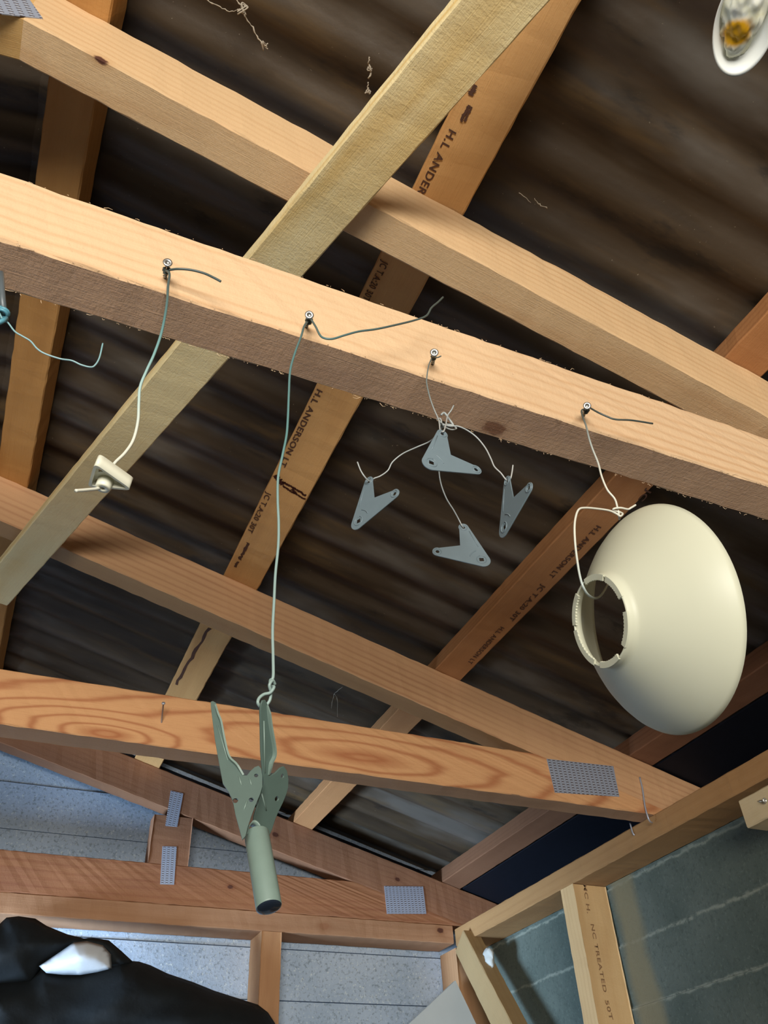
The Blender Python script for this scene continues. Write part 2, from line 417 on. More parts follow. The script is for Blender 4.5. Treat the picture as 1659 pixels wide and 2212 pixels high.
# eaves: near-black sheet added so the gap above the wall plate stays dark
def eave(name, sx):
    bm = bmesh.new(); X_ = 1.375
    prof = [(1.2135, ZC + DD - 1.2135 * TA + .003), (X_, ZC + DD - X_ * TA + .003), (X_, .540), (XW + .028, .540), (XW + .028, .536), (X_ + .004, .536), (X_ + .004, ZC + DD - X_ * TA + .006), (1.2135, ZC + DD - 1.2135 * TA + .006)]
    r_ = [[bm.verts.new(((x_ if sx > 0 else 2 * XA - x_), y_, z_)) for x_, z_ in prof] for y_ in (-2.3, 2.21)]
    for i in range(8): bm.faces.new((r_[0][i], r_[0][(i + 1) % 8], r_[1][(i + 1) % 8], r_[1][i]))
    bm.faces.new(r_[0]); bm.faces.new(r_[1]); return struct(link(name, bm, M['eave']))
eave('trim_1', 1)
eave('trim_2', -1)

# ================================================================= PURLINS
def purlin(x0, w, label, light, dark, seed, H=.045, knots=(), name='purlin'):
    o = Vector((x0, -2.28, ZC + DD - x0 * TA))
    mat = wood('purlin_timber', light, dark, seed, 90, .5, (.03, -.2), knots=knots, dirt=.35)
    b = beam(name, o + Vector((0, 0, 0)), (0, 1, 0), (-CA, 0, SA), (SA, 0, CA), 4.5, -w, H, mat, None)
    return b
def purlin2(x0, w, label, light, dark, seed, H=.045, knots=()):
    # local X along +Y, local Y down the slope (reversed so the frame stays right-handed)
    xr = x0 + w * CA
    o = Vector((xr, -2.28, ZC + DD - xr * TA))
    mat = wood('purlin_timber', light, dark, seed, 90, .5, (.03, -.2), knots=knots, dirt=.35)
    b = beam('purlin', o, (0, 1, 0), (-CA, 0, SA), (SA, 0, CA), 4.5, w, H, mat)
    tag(b, label, 'purlin', 'purlins under the roof sheets'); return b
pA = purlin2(-.1605, .0595, 'orange-brown purlin at far left, nearest the ridge', (.56, .29, .095), (.36, .15, .04), 1)
pB = purlin2(.2725, .0695, 'orange purlin stamped with a timber merchant name, right of the yellow brace', (.66, .37, .145), (.47, .22, .07), 2)
pC = purlin2(.7115, .0575, 'reddish purlin passing behind the cream lampshade wire, smudged ink along one edge', (.46, .215, .085), (.30, .11, .04), 5, H=.04)
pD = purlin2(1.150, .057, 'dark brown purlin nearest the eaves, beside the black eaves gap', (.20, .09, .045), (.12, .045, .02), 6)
xm = 2 * XA
for k, x0 in enumerate((.08, .45, .80)):   # the other slope, outside the frame except for its shadowed edge
    xl = xm - x0
    b = beam('purlin', Vector((xl, 2.22, ZC + DD - x0 * TA)), (0, -1, 0), (-CA, 0, -SA), (-SA, 0, CA), 4.5, .0595, .045, pD.data.materials[0])
    tag(b, 'brown purlin on the far left slope behind the ridge, %s' % ('closest to the ridge', 'halfway down that slope', 'lowest on that slope')[k], 'purlin', 'purlins of the left slope')

# stamped lettering
def stamp(s, p0, p1, h, plane, parent, name='stamped_lettering', side=1, mat='ink'):
    a = plane(*p0); b = plane(*p1); d = b - a
    n = Vector((TA, 0, 1)).normalized() if plane is PT else Vector((0, -1, 0))
    yd = n.cross(d).normalized()
    if yd.x < 0: yd = -yd
    return text_obj(s, name, a, d, yd, h, M[mat], parent, width=d.length)
stamp('H.L ANDERSON LT', (686, 838), (605, 1003), .0092, PT, pB)
stamp('H.L ANDERSON LT', (972, 276), (857, 500), .0092, PT, pB)
stamp('JC T.A:20 30T', (576, 1062), (534, 1148), .0090, PT, pB)
stamp('JC T.A:20 30T', (826, 562), (783, 646), .0090, PT, pB)
def smear(p0, p1, w, parent, plane=PT, mat='ink', name='ink_smear'):
    bm = bmesh.new(); a = plane(*p0); b = plane(*p1); n = 14; d = (b - a); n_ = Vector((TA, 0, 1)).normalized(); s = d.normalized().cross(n_)
    L_ = []
    for i in range(n + 1):
        c = a + d * (i / n); j = w * (.6 + .5 * random.random()); k = (random.random() - .5) * w * .5
        L_.append((bm.verts.new(c + s * (k - j / 2) - n_ * .0009), bm.verts.new(c + s * (k + j / 2) - n_ * .0009)))
    for u, v in zip(L_, L_[1:]): bm.faces.new((u[0], u[1], v[1], v[0]))
    return link(name, bm, M[mat], parent)
smear((537, 1172), (518, 1208), .006, pB); smear((514, 1212), (508, 1224), .005, pB)
smear((1026, 182), (1017, 206), .007, pB); smear((1013, 226), (996, 262), .004, pB); smear((1019, 230), (1003, 262), .003, pB)
for a, b, w in (((594, 1026), (612, 1046), .011), ((610, 1040), (636, 1054), .005), ((611, 1048), (636, 1066), .004), ((634, 1053), (661, 1070), .005), ((636, 1064), (660, 1078), .004), ((630, 1056), (640, 1066), .006)):
    smear(a, b, w, pB, mat='burn', name='burn_mark')
stamp('H.L ANDERSON LT', (1290, 1133), (1185, 1243), .0085, PT, pC)
stamp('JC T.A:20 30T', (1170, 1262), (1098, 1338), .0085, PT, pC)
stamp('JC', (1398, 1056), (1376, 1080), .0085, PT, pC)
stamp('H.L ANDERSON LT', (1082, 1352), (1010, 1430), .0085, PT, pC)
smear((452, 1356), (380, 1478), .007, pB)

# ================================================================= TRUSSES
T = .046
def truss(y, h, names, mats, um=None, umt=None):
    root = empty('roof_truss', (XA, y, h))
    bot, top, topl = mats
    x1 = (ZC - h) / TA; k = -1 / TA
    x0 = xm - x1
    bm = beam_bm(x1 - x0, T, .09, 1 / TA, k, .0006)
    Mx = Matrix.Translation((x0, y, h))
    bo_ = link('bottom_chord', bm, bot, root, False, Mx)
    if um: shade_under_face(bo_, um)
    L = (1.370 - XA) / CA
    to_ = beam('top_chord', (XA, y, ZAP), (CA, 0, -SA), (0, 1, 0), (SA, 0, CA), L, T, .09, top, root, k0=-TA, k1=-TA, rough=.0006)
    if umt: shade_under_face(to_, umt)
    beam('top_chord', (XA, y + T, ZAP), (-CA, 0, -SA), (0, -1, 0), (-SA, 0, CA), L, T, .09, topl, root, k0=-TA, k1=-TA, rough=.0006)
    return root
def nail_plate(px, y, parent, rough=1):
    """four corners in the picture, on the face at y"""
    a, b, c, d = [P(u, v, y - .0012) for u, v in px]
    ux = (b - a); uy = (d - a); n = ux.normalized().cross(uy.normalized()).normalized()
    bm = bmesh.new()
    vs = [bm.verts.new(p + n * s) for s in (0, .001) for p in (a, b, c, d)]
    for f in ((0, 1, 2, 3), (4, 5, 6, 7), (0, 1, 5, 4), (1, 2, 6, 5), (2, 3, 7, 6), (3, 0, 4, 7)): bm.faces.new([vs[i] for i in f])
    X = ux.normalized(); Z = n; Y = Z.cross(X); Mx = Matrix((X, Y, Z)).transposed().to_4x4(); Mx.translation = a
    bm.transform(Mx.inverted())
    return link('nail_plate', bm, M['nailplate'], parent, False, Mx)
# nearest truss
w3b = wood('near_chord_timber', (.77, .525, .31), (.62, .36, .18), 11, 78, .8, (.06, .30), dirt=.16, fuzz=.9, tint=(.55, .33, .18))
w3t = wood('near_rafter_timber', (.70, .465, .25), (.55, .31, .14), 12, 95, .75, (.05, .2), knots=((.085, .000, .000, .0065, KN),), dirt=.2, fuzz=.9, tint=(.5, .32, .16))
w3l = wood('near_left_rafter_timber', (.66, .40, .15), (.5, .26, .08), 13, 95, .4, (.05, .2))
T3Y = .426; H3 = .5893
x0b = xm - (ZC - H3) / TA
_k = PP(1068, 926, (0, 0, H3), (0, 0, 1))
w3u = wood('near_chord_under_shade', (.60, .38, .24), (.44, .25, .145), 14, 78, .3, (.06, .30), knots=((_k.x - x0b, _k.y - T3Y, 0, .010, (.26, .125, .07)),), dirt=.4, fuzz=1.2, tint=(.30, .18, .13))  # darker copy of the near chord, shaded in its colour
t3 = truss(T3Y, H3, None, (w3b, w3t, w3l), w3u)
tag(t3, 'nearest pale pine roof truss with screws and wires along its bottom chord', 'roof truss', 'roof trusses')
nail_plate([(-60, -40), (55, -14), (93, 40), (-60, 22)], T3Y, t3)
# second truss
T2Y = 1.2641
x0b = xm - (ZC - H3) / TA
cc1 = P(232, 1575, T2Y); cc2 = P(790, 1640, T2Y)
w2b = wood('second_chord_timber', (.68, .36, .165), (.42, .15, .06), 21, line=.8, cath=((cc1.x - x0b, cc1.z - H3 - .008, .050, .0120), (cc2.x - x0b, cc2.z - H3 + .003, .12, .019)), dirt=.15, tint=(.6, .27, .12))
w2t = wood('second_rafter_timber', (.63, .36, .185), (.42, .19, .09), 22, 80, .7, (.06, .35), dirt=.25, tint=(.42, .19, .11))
w2l = wood('second_left_rafter_timber', (.66, .38, .15), (.5, .22, .08), 23)
w2u = wood('second_chord_under_shade', (.42, .24, .135), (.28, .14, .07), 24, 78, .3, (.06, .30), dirt=.4)  # underside shade painted as a darker version of this chord
t2 = truss(T2Y, H3, None, (w2b, w2t, w2l), w2u, wood('second_rafter_under_shade', (.46, .29, .15), (.34, .18, .08), 25, 78, .3, (.06, .30), dirt=.4))
tag(t2, 'middle orange roof truss with bold oval grain and a large nail plate at its heel', 'roof truss', 'roof trusses')
nail_plate([(1181, 1639), (1325, 1655), (1338, 1721), (1199, 1712)], T2Y, t2)
# truss against the gable wall
T1Y = 2.1196; H1 = .5985
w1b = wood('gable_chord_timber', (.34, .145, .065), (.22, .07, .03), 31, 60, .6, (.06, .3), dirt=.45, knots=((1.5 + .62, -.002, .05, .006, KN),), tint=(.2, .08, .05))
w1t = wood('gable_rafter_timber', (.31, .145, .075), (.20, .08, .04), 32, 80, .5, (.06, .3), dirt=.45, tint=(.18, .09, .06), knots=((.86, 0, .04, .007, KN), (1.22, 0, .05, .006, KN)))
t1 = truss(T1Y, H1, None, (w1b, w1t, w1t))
tag(t1, 'dark reddish roof truss against the gable wall, with a short web post', 'roof truss', 'roof trusses')
xw = .343; zt = ZC - .343 * TA
wp = beam('web_post', (.441, T1Y, H1 + .09), (0, 0, 1), (-1, 0, 0), (0, -1, 0), ZC - .441 * TA - H1 - .09, .098, -T, w1t, t1, 0, 0)
nail_plate([(369, 1708), (396, 1714), (383, 1786), (357, 1784)], T1Y - .0005, t1)
nail_plate([(351, 1828), (382, 1829), (376, 1911), (346, 1910)], T1Y - .0005, t1)
nail_plate([(830, 1914), (914, 1915), (921, 1974), (836, 1974)], T1Y - .0005, t1)

# ================================================================= BRACE under the rafters
wbr = wood('rough_brace_timber', (.93, .77, .43), (.76, .50, .17), 41, 55, .85, (.033, .12), dirt=.1, fuzz=1.0, tint=(.70, .60, .32))
BT = .020
n_sl = Vector((SA, 0, CA))
def under(px, py, off): return PP(px, py, (0, 0, ZC - off), (TA, 0, 1))
bl0 = under(1001, 0, .041); bl1 = under(0, 1208, .041)   # twisted: it lies level, touching each rafter with its right edge only
bd = (bl1 - bl0).normalized(); nb = (Vector((0, 0, 1)) - bd * bd.z).normalized(); n_sl = nb
br0 = PP(1180, 0, bl0, nb); br1 = PP(0, 1332, bl0, nb)
mid0 = (bl0 + br0) / 2; mid1 = (bl1 + br1) / 2
bd = (mid1 - mid0).normalized(); bs = bd.cross(n_sl).normalized()
if bs.x < 0: bs = -bs
wv = []
for a, b in ((bl0, br0), (bl1, br1)): wv.append((b - a).dot(bs))
bw = sum(wv) / 2
bo = mid0 - bd * .55 - bs * bw / 2
BL = (mid1 - mid0).length + .60
# frame: X along, Y across, Z up-normal; keep right-handed
yb = n_sl.cross(bd).normalized(); org = bo if yb.dot(bs) > 0 else bo + bs * bw
br = beam('diagonal_brace', org, bd, yb, n_sl, BL, bw, BT, wbr, None, rough=.0004)
tag(br, 'rough-sawn pale yellow diagonal board crossing under the rafters', 'brace')

# ================================================================= WALL FRAMING
wpl = wood('wall_plate_timber', (.37, .20, .08), (.26, .12, .045), 51, 60, .4, (.03, .3), dirt=.35, knots=((4.3 - .3, .0, .02, .008, KN),))
p = beam('wall_plate', (XW - .001, -2.3, .5465), (0, 1, 0), (-1, 0, 0), (0, 0, 1), T1Y + 2.3 - .002, XW - XR, .0425, wpl)
tag(p, 'long brown top plate running along the right wall under the truss ends', 'wall plate')
p = beam('wall_plate', (2 * XA - XR, -2.3, .5465), (0, 1, 0), (-1, 0, 0), (0, 0, 1), T1Y + 2.3 - .002, XW - XR, .0425, wpl)
tag(p, 'brown top plate on the left wall, outside the photo', 'wall plate')
wgp = wood('gable_plate_timber', (.44, .23, .12), (.30, .13, .06), 52, 50, .5, (.03, .3), dirt=.4, knots=((1.0 + 1.62 - .2, 0, .02, .010, KN2), (2.75, 0, .03, .008, KN)))
p = beam('gable_plate', (XL, T1Y, .5535), (1, 0, 0), (0, 1, 0), (0, 0, 1), XR - XL - .006, .090, .0445, wgp)
tag(p, 'pinkish-brown horizontal plate of the gable wall under the far truss, knotty', 'wall plate')
wst = wood('wall_stud_timber', (.68, .45, .22), (.52, .29, .12), 53, 85, .45, (.05, .2), dirt=.25, knots=((2.0, .09, .02, .006, KN),))
stud = beam('wall_stud', (XW - .002, 1.5665, -1.62), (0, 0, 1), (-1, 0, 0), (0, -1, 0), 2.1655, XW - XR, -.045, wst)
tag(stud, 'pale orange stud with stamped lettering standing against the right wall', 'stud')
def PS(px, py): return P(px, py, 1.5665)
for s, a, b in (('MC H.', (1259, 1908), (1268, 1972)), ('NC TREATED', (1275, 1995), (1303, 2142)), ('50T', (1306, 2160), (1317, 2203))):
    stamp(s, a, b, .0085, PS, stud, mat='ink_faint')
for yy, sx in ((.72, 'nearer the doorway than the lettered stud'), (-.13, 'beside the photographer'), (-.98, 'second from the doorway'), (-1.83, 'closest to the doorway')):
    s_ = beam('wall_stud', (XW - .002, yy, -1.62), (0, 0, 1), (-1, 0, 0), (0, -1, 0), 2.1655, XW - XR, -.045, wst)
    tag(s_, 'plain stud on the right wall, ' + sx, 'stud', 'right wall studs')
gst = wood('gable_stud_timber', (.54, .29, .14), (.36, .15, .07), 54, 85, .45, (.05, .2), dirt=.4, knots=((1.9, .03, 0, .007, KN),))
s_ = beam('wall_stud', (.6885, T1Y, -1.62), (0, 0, 1), (-1, 0, 0), (0, -1, 0), 2.173, .051, -.090, gst)
tag(s_, 'reddish stud on the gable wall below the far truss, right of the black coat', 'stud')
s_ = beam('wall_stud', (-.20, T1Y, -1.62), (0, 0, 1), (-1, 0, 0), (0, -1, 0), 2.173, .051, -.090, gst)
tag(s_, 'gable wall stud hidden behind the black coat', 'stud')
s_ = beam('corner_stud', (XW - .002, T1Y + .001, -1.62), (0, 0, 1), (-1, 0, 0), (0, -1, 0), 2.164, .088, -.088, gst)
tag(s_, 'dark corner stud where the gable wall meets the right wall', 'stud')
# corner brace in the right wall, dropping towards the doorway
wcb = wood('corner_brace_timber', (.34, .22, .10), (.24, .13, .055), 55, 60, .4, (.04, .2), dirt=.4, tint=(.22, .17, .09))
XB = 1.150
c0 = (PX(972, 2040, XB) + PX(1015, 2031, XB)) / 2; c1 = (PX(1044, 2212, XB) + PX(1122, 2212, XB)) / 2
cd = (c1 - c0).normalized(); cn = Vector((1, 0, 0)); cy = cn.cross(cd).normalized(); cw = .066
p = beam('corner_brace', c0 - cy * cw / 2 - cd * .004, cd, cy, cn, 1.5, cw, .045, wcb)
tag(p, 'weathered brown diagonal brace falling from the corner of the right wall', 'brace')
# short dowelled stub beside it and white-painted plate end
wbl = wood('batten_timber', (.60, .47, .28), (.44, .30, .15), 56, 60, .4, (.04, .2), dirt=.3, knots=((.0, 0, 0, .001, KN),))
p = beam('wall_batten', (1.175, 1.0090, .4690), (0, -1, 0), (0, 0, 1), (-1, 0, 0), 1.9, .0465, .045, wbl)
tag(p, 'pale batten end with a screw at the right edge, below the wall plate', 'batten')
wbd = P(984, 2118, 2.05)
bm = bmesh.new()
q = [P(984, 2118, 2.09), P(800, 2290, 2.09), P(880, 2420, 2.09), P(1085, 2330, 2.09)]
n = Vector((0, 1, 0))
vs = [bm.verts.new(a + n * s) for s in (0, .012) for a in q]
for f in ((0, 1, 2, 3), (4, 5, 6, 7), (0, 1, 5, 4), (1, 2, 6, 5), (2, 3, 7, 6), (3, 0, 4, 7)): bm.faces.new([vs[i] for i in f])
tag(link('white_board', bm, M['white_board']), 'white painted board end standing behind the corner brace on the gable wall', 'board')
bm = bmesh.new()
o_ = PX(1051, 2052, 1.172)
bmesh.ops.create_icosphere(bm, subdivisions=3, radius=.021)
for v in bm.verts:
    v.co = Vector((v.co.x * .5, v.co.y * 1.0, v.co.z * 1.25)); v.co += Vector((noise.noise(v.co * 90), noise.noise(v.co * 90 + Vector((5, 0, 0))), noise.noise(v.co * 90 + Vector((0, 5, 0))))) * .005
    v.co += PX(1056, 2072, 1.178)
tag(link('plaster_lump', bm, M['white_board'], None, True), 'lumpy pale filler stuck in the corner beside the diagonal brace', 'filler')

# ================================================================= FASTENERS
def screw(base, head, label, group='screws in the near chord'):
    base = Vector(base); head = Vector(head); ax = (head - base).normalized(); L = (head - base).length
    root = empty('screw', base)
    bm = bmesh.new(); lathe(bm, base - ax * .008, ax, [(0, .0001), (.001, .0015), (.008 + L - .001, .0015), (.008 + L, .002)], 14)
    link('shank', bm, M['zinc'], root, True)
    bm = bmesh.new(); lathe(bm, base, ax, [(L - .0022, .0016), (L, .0038), (L + .0005, .0040), (L + .0012, .0036), (L + .0012, .0016), (L + .0004, .0013), (L + .0002, .0001)], 20)
    link('screw_head', bm, M['zinc'], root, True)
    bm = bmesh.new(); pts = []
    u = ax.orthogonal().normalized(); v = ax.cross(u)
    for i in range(40):
        a = i * .55; pts.append(base + ax * (L * .62 * i / 40) + (u * cos(a) + v * sin(a)) * .0017)
    tube(bm, pts, .00035, 5); link('thread', bm, M['zinc'], root, True)
    tag(root, label, 'screw', group); return head
SCR = [((356, 601), (362, 568), 'screw at the top of the wire carrying the ivory knob'),
       ((661, 706), (668, 681), 'screw at the top of the long wire carrying the green fork bracket'),
       ((934, 786), (938, 762), 'screw above the cluster of blue-grey V brackets'),
       ((1260, 897), (1268, 877), 'screw above the cream lampshade')]
for b_, h_, l_ in SCR: screw(P(*b_, T3Y), P(*h_, T3Y - .020), l_)
tmp = screw(PX(1640, 1731, 1.13), PX(1652, 1729, 1.124), 'screw in the pale batten end at the right edge', 'screw in the batten')

def wire(name, pts, r, mat, label, n=6, ck=8, cat='wire'):
    q = [P(*p) if len(p) == 3 else Vector(p[:3]) for p in pts]
    bm = bmesh.new(); tube(bm, catmull(q, ck), r, 8)
    return q, bm
def coil(bm, c, ax, R_, r, turns=2, pitch=.0016, n=12):
    ax = Vector(ax).normalized(); u = ax.orthogonal().normalized(); v = ax.cross(u)
    pts = [Vector(c) + ax * (pitch * i / n) + (u * cos(2 * pi * i / n) + v * sin(2 * pi * i / n)) * R_ for i in range(int(turns * n) + 1)]
    tube(bm, pts, r, 7)
def add_wire(name, paths, mat, label, r, coils=(), group=None):
    bm = bmesh.new()
    for pts in paths:
        rr = r
        if isinstance(pts, tuple): rr, pts = pts
        tube(bm, catmull([P(*p) for p in pts], 8), rr, 8)
    for c in coils: coil(bm, *c)
    o = link(name, bm, mat, None, True); tag(o, label, 'wire', group); return o
YS = T3Y - .012
sax = Vector((0, -1, .1))
# wire 1, knob
c1_ = P(359, 584, YS)
add_wire('hanging_wire', [
    [(359, 584, .412), (366, 592, .409), (363, 618, .408), (360, 660, .407), (349, 718, .407), (333, 765, .408), (317, 800, .409), (303, 835, .410), (300, 870, .410), (298, 910, .410), (288, 950, .410), (270, 978, .410), (248, 1000, .410), (235, 1022, .410), (226, 1046, .410), (212, 1055, .408), (190, 1058, .404), (163, 1060, .400)],
    [(366, 583, .410), (385, 581, .405), (412, 583, .402), (440, 590, .400), (462, 600, .398), (477, 608, .397)]],
    wire_mat('wire_coating', [(.33, CRM), (.40, CRM), (.445, (.45, .60, .56)), (.49, (.20, .38, .37)), (.53, TEAL), (.57, (.08, .12, .115)), (.62, DKG)]),
    'green wire turning ivory near the triangular knob it carries, stub bent right', .00105, [(c1_ + Vector((0, .002, 0)), sax, .0024, .0009, 2.5)])
# wire 2, fork bracket
c2_ = P(667, 693, YS)
add_wire('hanging_wire', [
    [(664, 695, .412), (657, 705, .410), (650, 728, .409), (638, 760, .408), (627, 800, .407), (624, 850, .407), (622, 900, .407), (619, 940, .407), (610, 985, .406), (601, 1030, .405), (600, 1080, .404), (602, 1130, .403), (601, 1180, .403), (595, 1240, .403), (592, 1300, .403), (589, 1360, .403), (590, 1420, .403), (590, 1462, .403), (584, 1470, .4045), (585, 1482, .4055), (592, 1484, .402), (584, 1496, .4025), (570, 1500, .403), (560, 1508, .403), (557, 1518, .403), (563, 1526, .405), (574, 1524, .407), (583, 1512, .406), (585, 1495, .404), (582, 1480, .4015), (589, 1470, .4015), (594, 1478, .404)],
    [(672, 690, .408), (682, 706, .403), (690, 722, .398), (699, 730, .396), (718, 732, .394), (745, 724, .392), (775, 716, .39), (812, 711, .388), (850, 703, .386), (895, 692, .384), (921, 682, .382), (932, 665, .381), (947, 652, .380), (957, 642, .379)]],
    wire_mat('wire_coating', [(.23, (.27, .36, .33)), (.36, (.25, .36, .34)), (.43, (.12, .25, .24)), (.54, TEAL), (.59, (.08, .11, .10)), (.64, DKG)]),
    'longest green-grey wire, looped through the green fork bracket, long free end bent right', .00092, [(c2_ + Vector((0, .002, 0)), sax, .0025, .0009, 2.5)])
# wire 3, V brackets
c3_ = P(937, 771, YS)
GW = wire_mat('thin_wire_coating', [(.44, (.42, .42, .40)), (.50, (.40, .43, .42)), (.54, (.20, .25, .25)), (.62, DKG)])
add_wire('hanging_wire', [
    [(933, 772, .412), (926, 790, .410), (922, 815, .408), (922, 830, .407), (929, 860, .404), (938, 885, .400), (946, 903, .396), (949, 915, .390), (951, 930, .3815), (958, 932, .3765), (963, 918, .382), (967, 898, .390), (975, 886, .39), (980, 876, .39)],
    [(940, 772, .409), (946, 772, .403), (953, 769, .400)],
    [(944, 906, .397), (951, 904, .398), (954, 914, .396), (948, 908, .394)],
    (.0009, [(953, 896, .398), (960, 892, .398), (970, 905, .398), (979, 920, .398), (965, 919, .398), (951, 914, .397)])],
    GW, 'thin grey wire from the third screw, knotted above the V brackets', .0006, [(c3_ + Vector((0, .002, 0)), sax, .0023, .0008, 2.2)])
add_wire('hanging_wire', [
    [(959, 922, .392), (975, 928, .394), (986, 925, .396), (972, 917, .398), (958, 920, .40), (946, 936, .41), (929, 953, .43), (900, 966, .44), (870, 980, .45), (848, 998, .457), (838, 1016, .462), (822, 1028, .465), (809, 1033, .468), (803, 1037, .468), (797, 1039, .466), (788, 1030, .463), (779, 1016, .462), (772, 998, .461)]],
    GW, 'thin pale wire curving left to the left-hand V bracket', .0006)
add_wire('hanging_wire', [
    [(956, 918, .394), (972, 920, .392), (990, 921, .39), (1010, 930, .39), (1030, 945, .39), (1048, 967, .39), (1060, 990, .389), (1068, 1008, .388), (1082, 1022, .387), (1092, 1035, .3875), (1098, 1037, .3865), (1103, 1033, .385), (1106, 1020, .384), (1108, 1005, .383)]],
    GW, 'thin pale wire arching right to the dark right-hand V bracket', .0006)
add_wire('hanging_wire', [
    [(952, 918, .40), (949, 950, .42), (948, 1000, .45), (949, 1025, .46), (954, 1050, .468), (965, 1078, .476), (980, 1102, .483), (992, 1124, .489), (997, 1134, .4885), (1001, 1140, .4905)]],
    GW, 'thin pale wire dropping to the lowest V bracket', .0006)
# wire 4, lampshade
c4_ = P(1266, 887, YS)
add_wire('hanging_wire', [
    [(1267, 884, .412), (1257, 886, .409), (1258, 898, .408), (1266, 920, .407), (1272, 945, .406), (1280, 970, .405), (1292, 1000, .405), (1300, 1030, .405), (1312, 1058, .405), (1328, 1078, .405), (1334, 1098, .405), (1337, 1112, .407), (1338, 1122, .414)],
    [(1273, 880, .409), (1290, 890, .403), (1312, 900, .400), (1330, 906, .398), (1365, 908, .396), (1410, 915, .394)],
    [(1373, 1091, .400), (1363, 1097, .401), (1356, 1100, .402), (1340, 1097, .402), (1326, 1099, .404), (1326, 1103, .406), (1338, 1106, .406), (1345, 1110, .403), (1340, 1115, .402), (1332, 1110, .403), (1316, 1103, .403), (1290, 1099, .402), (1265, 1097, .400), (1251, 1100, .399), (1244, 1115, .398), (1241, 1140, .397), (1243, 1180, .397), (1249, 1225, .397), (1254, 1250, .396), (1260, 1268, .397), (1270, 1284, .402), (1284, 1292, .410), (1296, 1288, .420), (1306, 1275, .43), (1313, 1262, .44)]],
    wire_mat('wire_coating', [(.36, (.50, .56, .52)), (.41, CRM), (.49, CRM), (.54, (.40, .44, .41)), (.58, DKG), (.62, (.05, .06, .055))]),
    'ivory-oversprayed wire holding up the cream lampshade', .00092, [(c4_ + Vector((0, .002, 0)), sax, .0024, .0009, 2.5)])
# wire at the left edge
add_wire('hanging_wire', [
    [(-30, 560, .41), (-10, 640, .405), (-4, 668, .40), (6, 690, .40), (17, 697, .40), (32, 716, .40), (48, 726, .40), (66, 737, .40), (80, 753, .40), (97, 764, .40), (130, 775, .40), (155, 779, .40), (175, 788, .40), (196, 793, .40), (206, 788, .40), (215, 772, .40), (222, 742, .40)]],
    wire_mat('teal_wire_coating', [(.40, (.42, .58, .60)), (.47, (.22, .40, .42)), (.50, (.10, .28, .30))]), 'thin blue-green wire curling at the left edge of the photo', .00058)
root = empty('cable_clip', P(4, 640, .40))
bm = bmesh.new(); tube(bm, [P(2, 590, .402), P(4, 630, .402), P(8, 672, .402)], .0022, 10); link('clip_stem', bm, plain('dark_grey_plastic', (.10, .12, .13), .4, .5), root, True)
bm = bmesh.new(); coil(bm, P(3, 680, .40), Vector((.2, 0, 1)), .0033, .0011, 2.5, .002); tube(bm, [P(-12, 702, .399), P(4, 694, .397), P(14, 688, .399)], .0016, 8); link('twist_knot', bm, plain('blue_twist', (.10, .30, .38), .4, .5), root, True)
tag(root, 'dark grey clip with a blue knot cut off by the left edge of the photo', 'clip')

# nails and bent wire dogs at the middle truss
def nail(b_, h_, label, r=.0013):
    b_, h_ = Vector(b_), Vector(h_); ax = (h_ - b_).normalized(); L = (h_ - b_).length
    bm = bmesh.new(); lathe(bm, b_ - ax * .01, ax, [(0, .0002), (.004, r), (L + .01, r), (L + .01, r * 2.3), (L + .0115, r * 2.2), (L + .0116, .0001)], 12)
    tag(link('nail', bm, M['steel'], None, True), label, 'nail')
nail(P(349, 1560, T2Y), P(353, 1520, T2Y - .032), 'nail sticking out of the oval grain of the middle bottom chord')
bm = bmesh.new(); tube(bm, catmull([P(1382, 1679, T2Y - .002), P(1388, 1705, T2Y - .003), P(1393, 1740, T2Y - .004), P(1399, 1763, T2Y - .005), P(1404, 1774, T2Y - .003), P(1409, 1777, T2Y + .002)], 6), .0016, 8)
tag(link('wire_dog', bm, M['steel'], None, True), 'long bent steel nail pinning the middle truss heel to the wall plate', 'nail')
bm = bmesh.new(); tube(bm, catmull([PX(1361, 1778, 1.172), PX(1365, 1793, 1.171), PX(1368, 1801, 1.171), PX(1371, 1804, 1.173)], 6), .0016, 8)
tag(link('wire_dog', bm, M['steel'], None, True), 'short bent steel nail poking out below the middle truss heel', 'nail')

# ================================================================= LAMPSHADE
LS = Vector((.3669, .40, .3297)); LA = Vector((.9734, -.1354, .185)).normalized()
root = empty('lampshade', LS)
prof = [(.0000, .0336), (.0012, .0343), (.0045, .0350), (.0070, .0358), (.0085, .0375), (.0110, .0410), (.0170, .0490), (.0240, .0580), (.0310, .0665), (.0380, .0743), (.0450, .0806), (.0510, .0850), (.0552, .0869)]
th = .0013
def nrm(pr, i):
    a = pr[max(i - 1, 0)]; b = pr[min(i + 1, len(pr) - 1)]; d = Vector((b[0] - a[0], b[1] - a[1])).normalized(); return Vector((d.y, -d.x))
inner = [(h + nrm(prof, i).x * th * (1 if nrm(prof, i).y < 0 else -1), r + (nrm(prof, i).y if nrm(prof, i).y < 0 else -nrm(prof, i).y) * th) for i, (h, r) in enumerate(prof)]
bm = bmesh.new(); lathe(bm, LS, LA, prof + [(.0555, .0862)] + inner[::-1], 96, closed=True)
sh = link('shade', bm, M['paint_cream'], root, True)
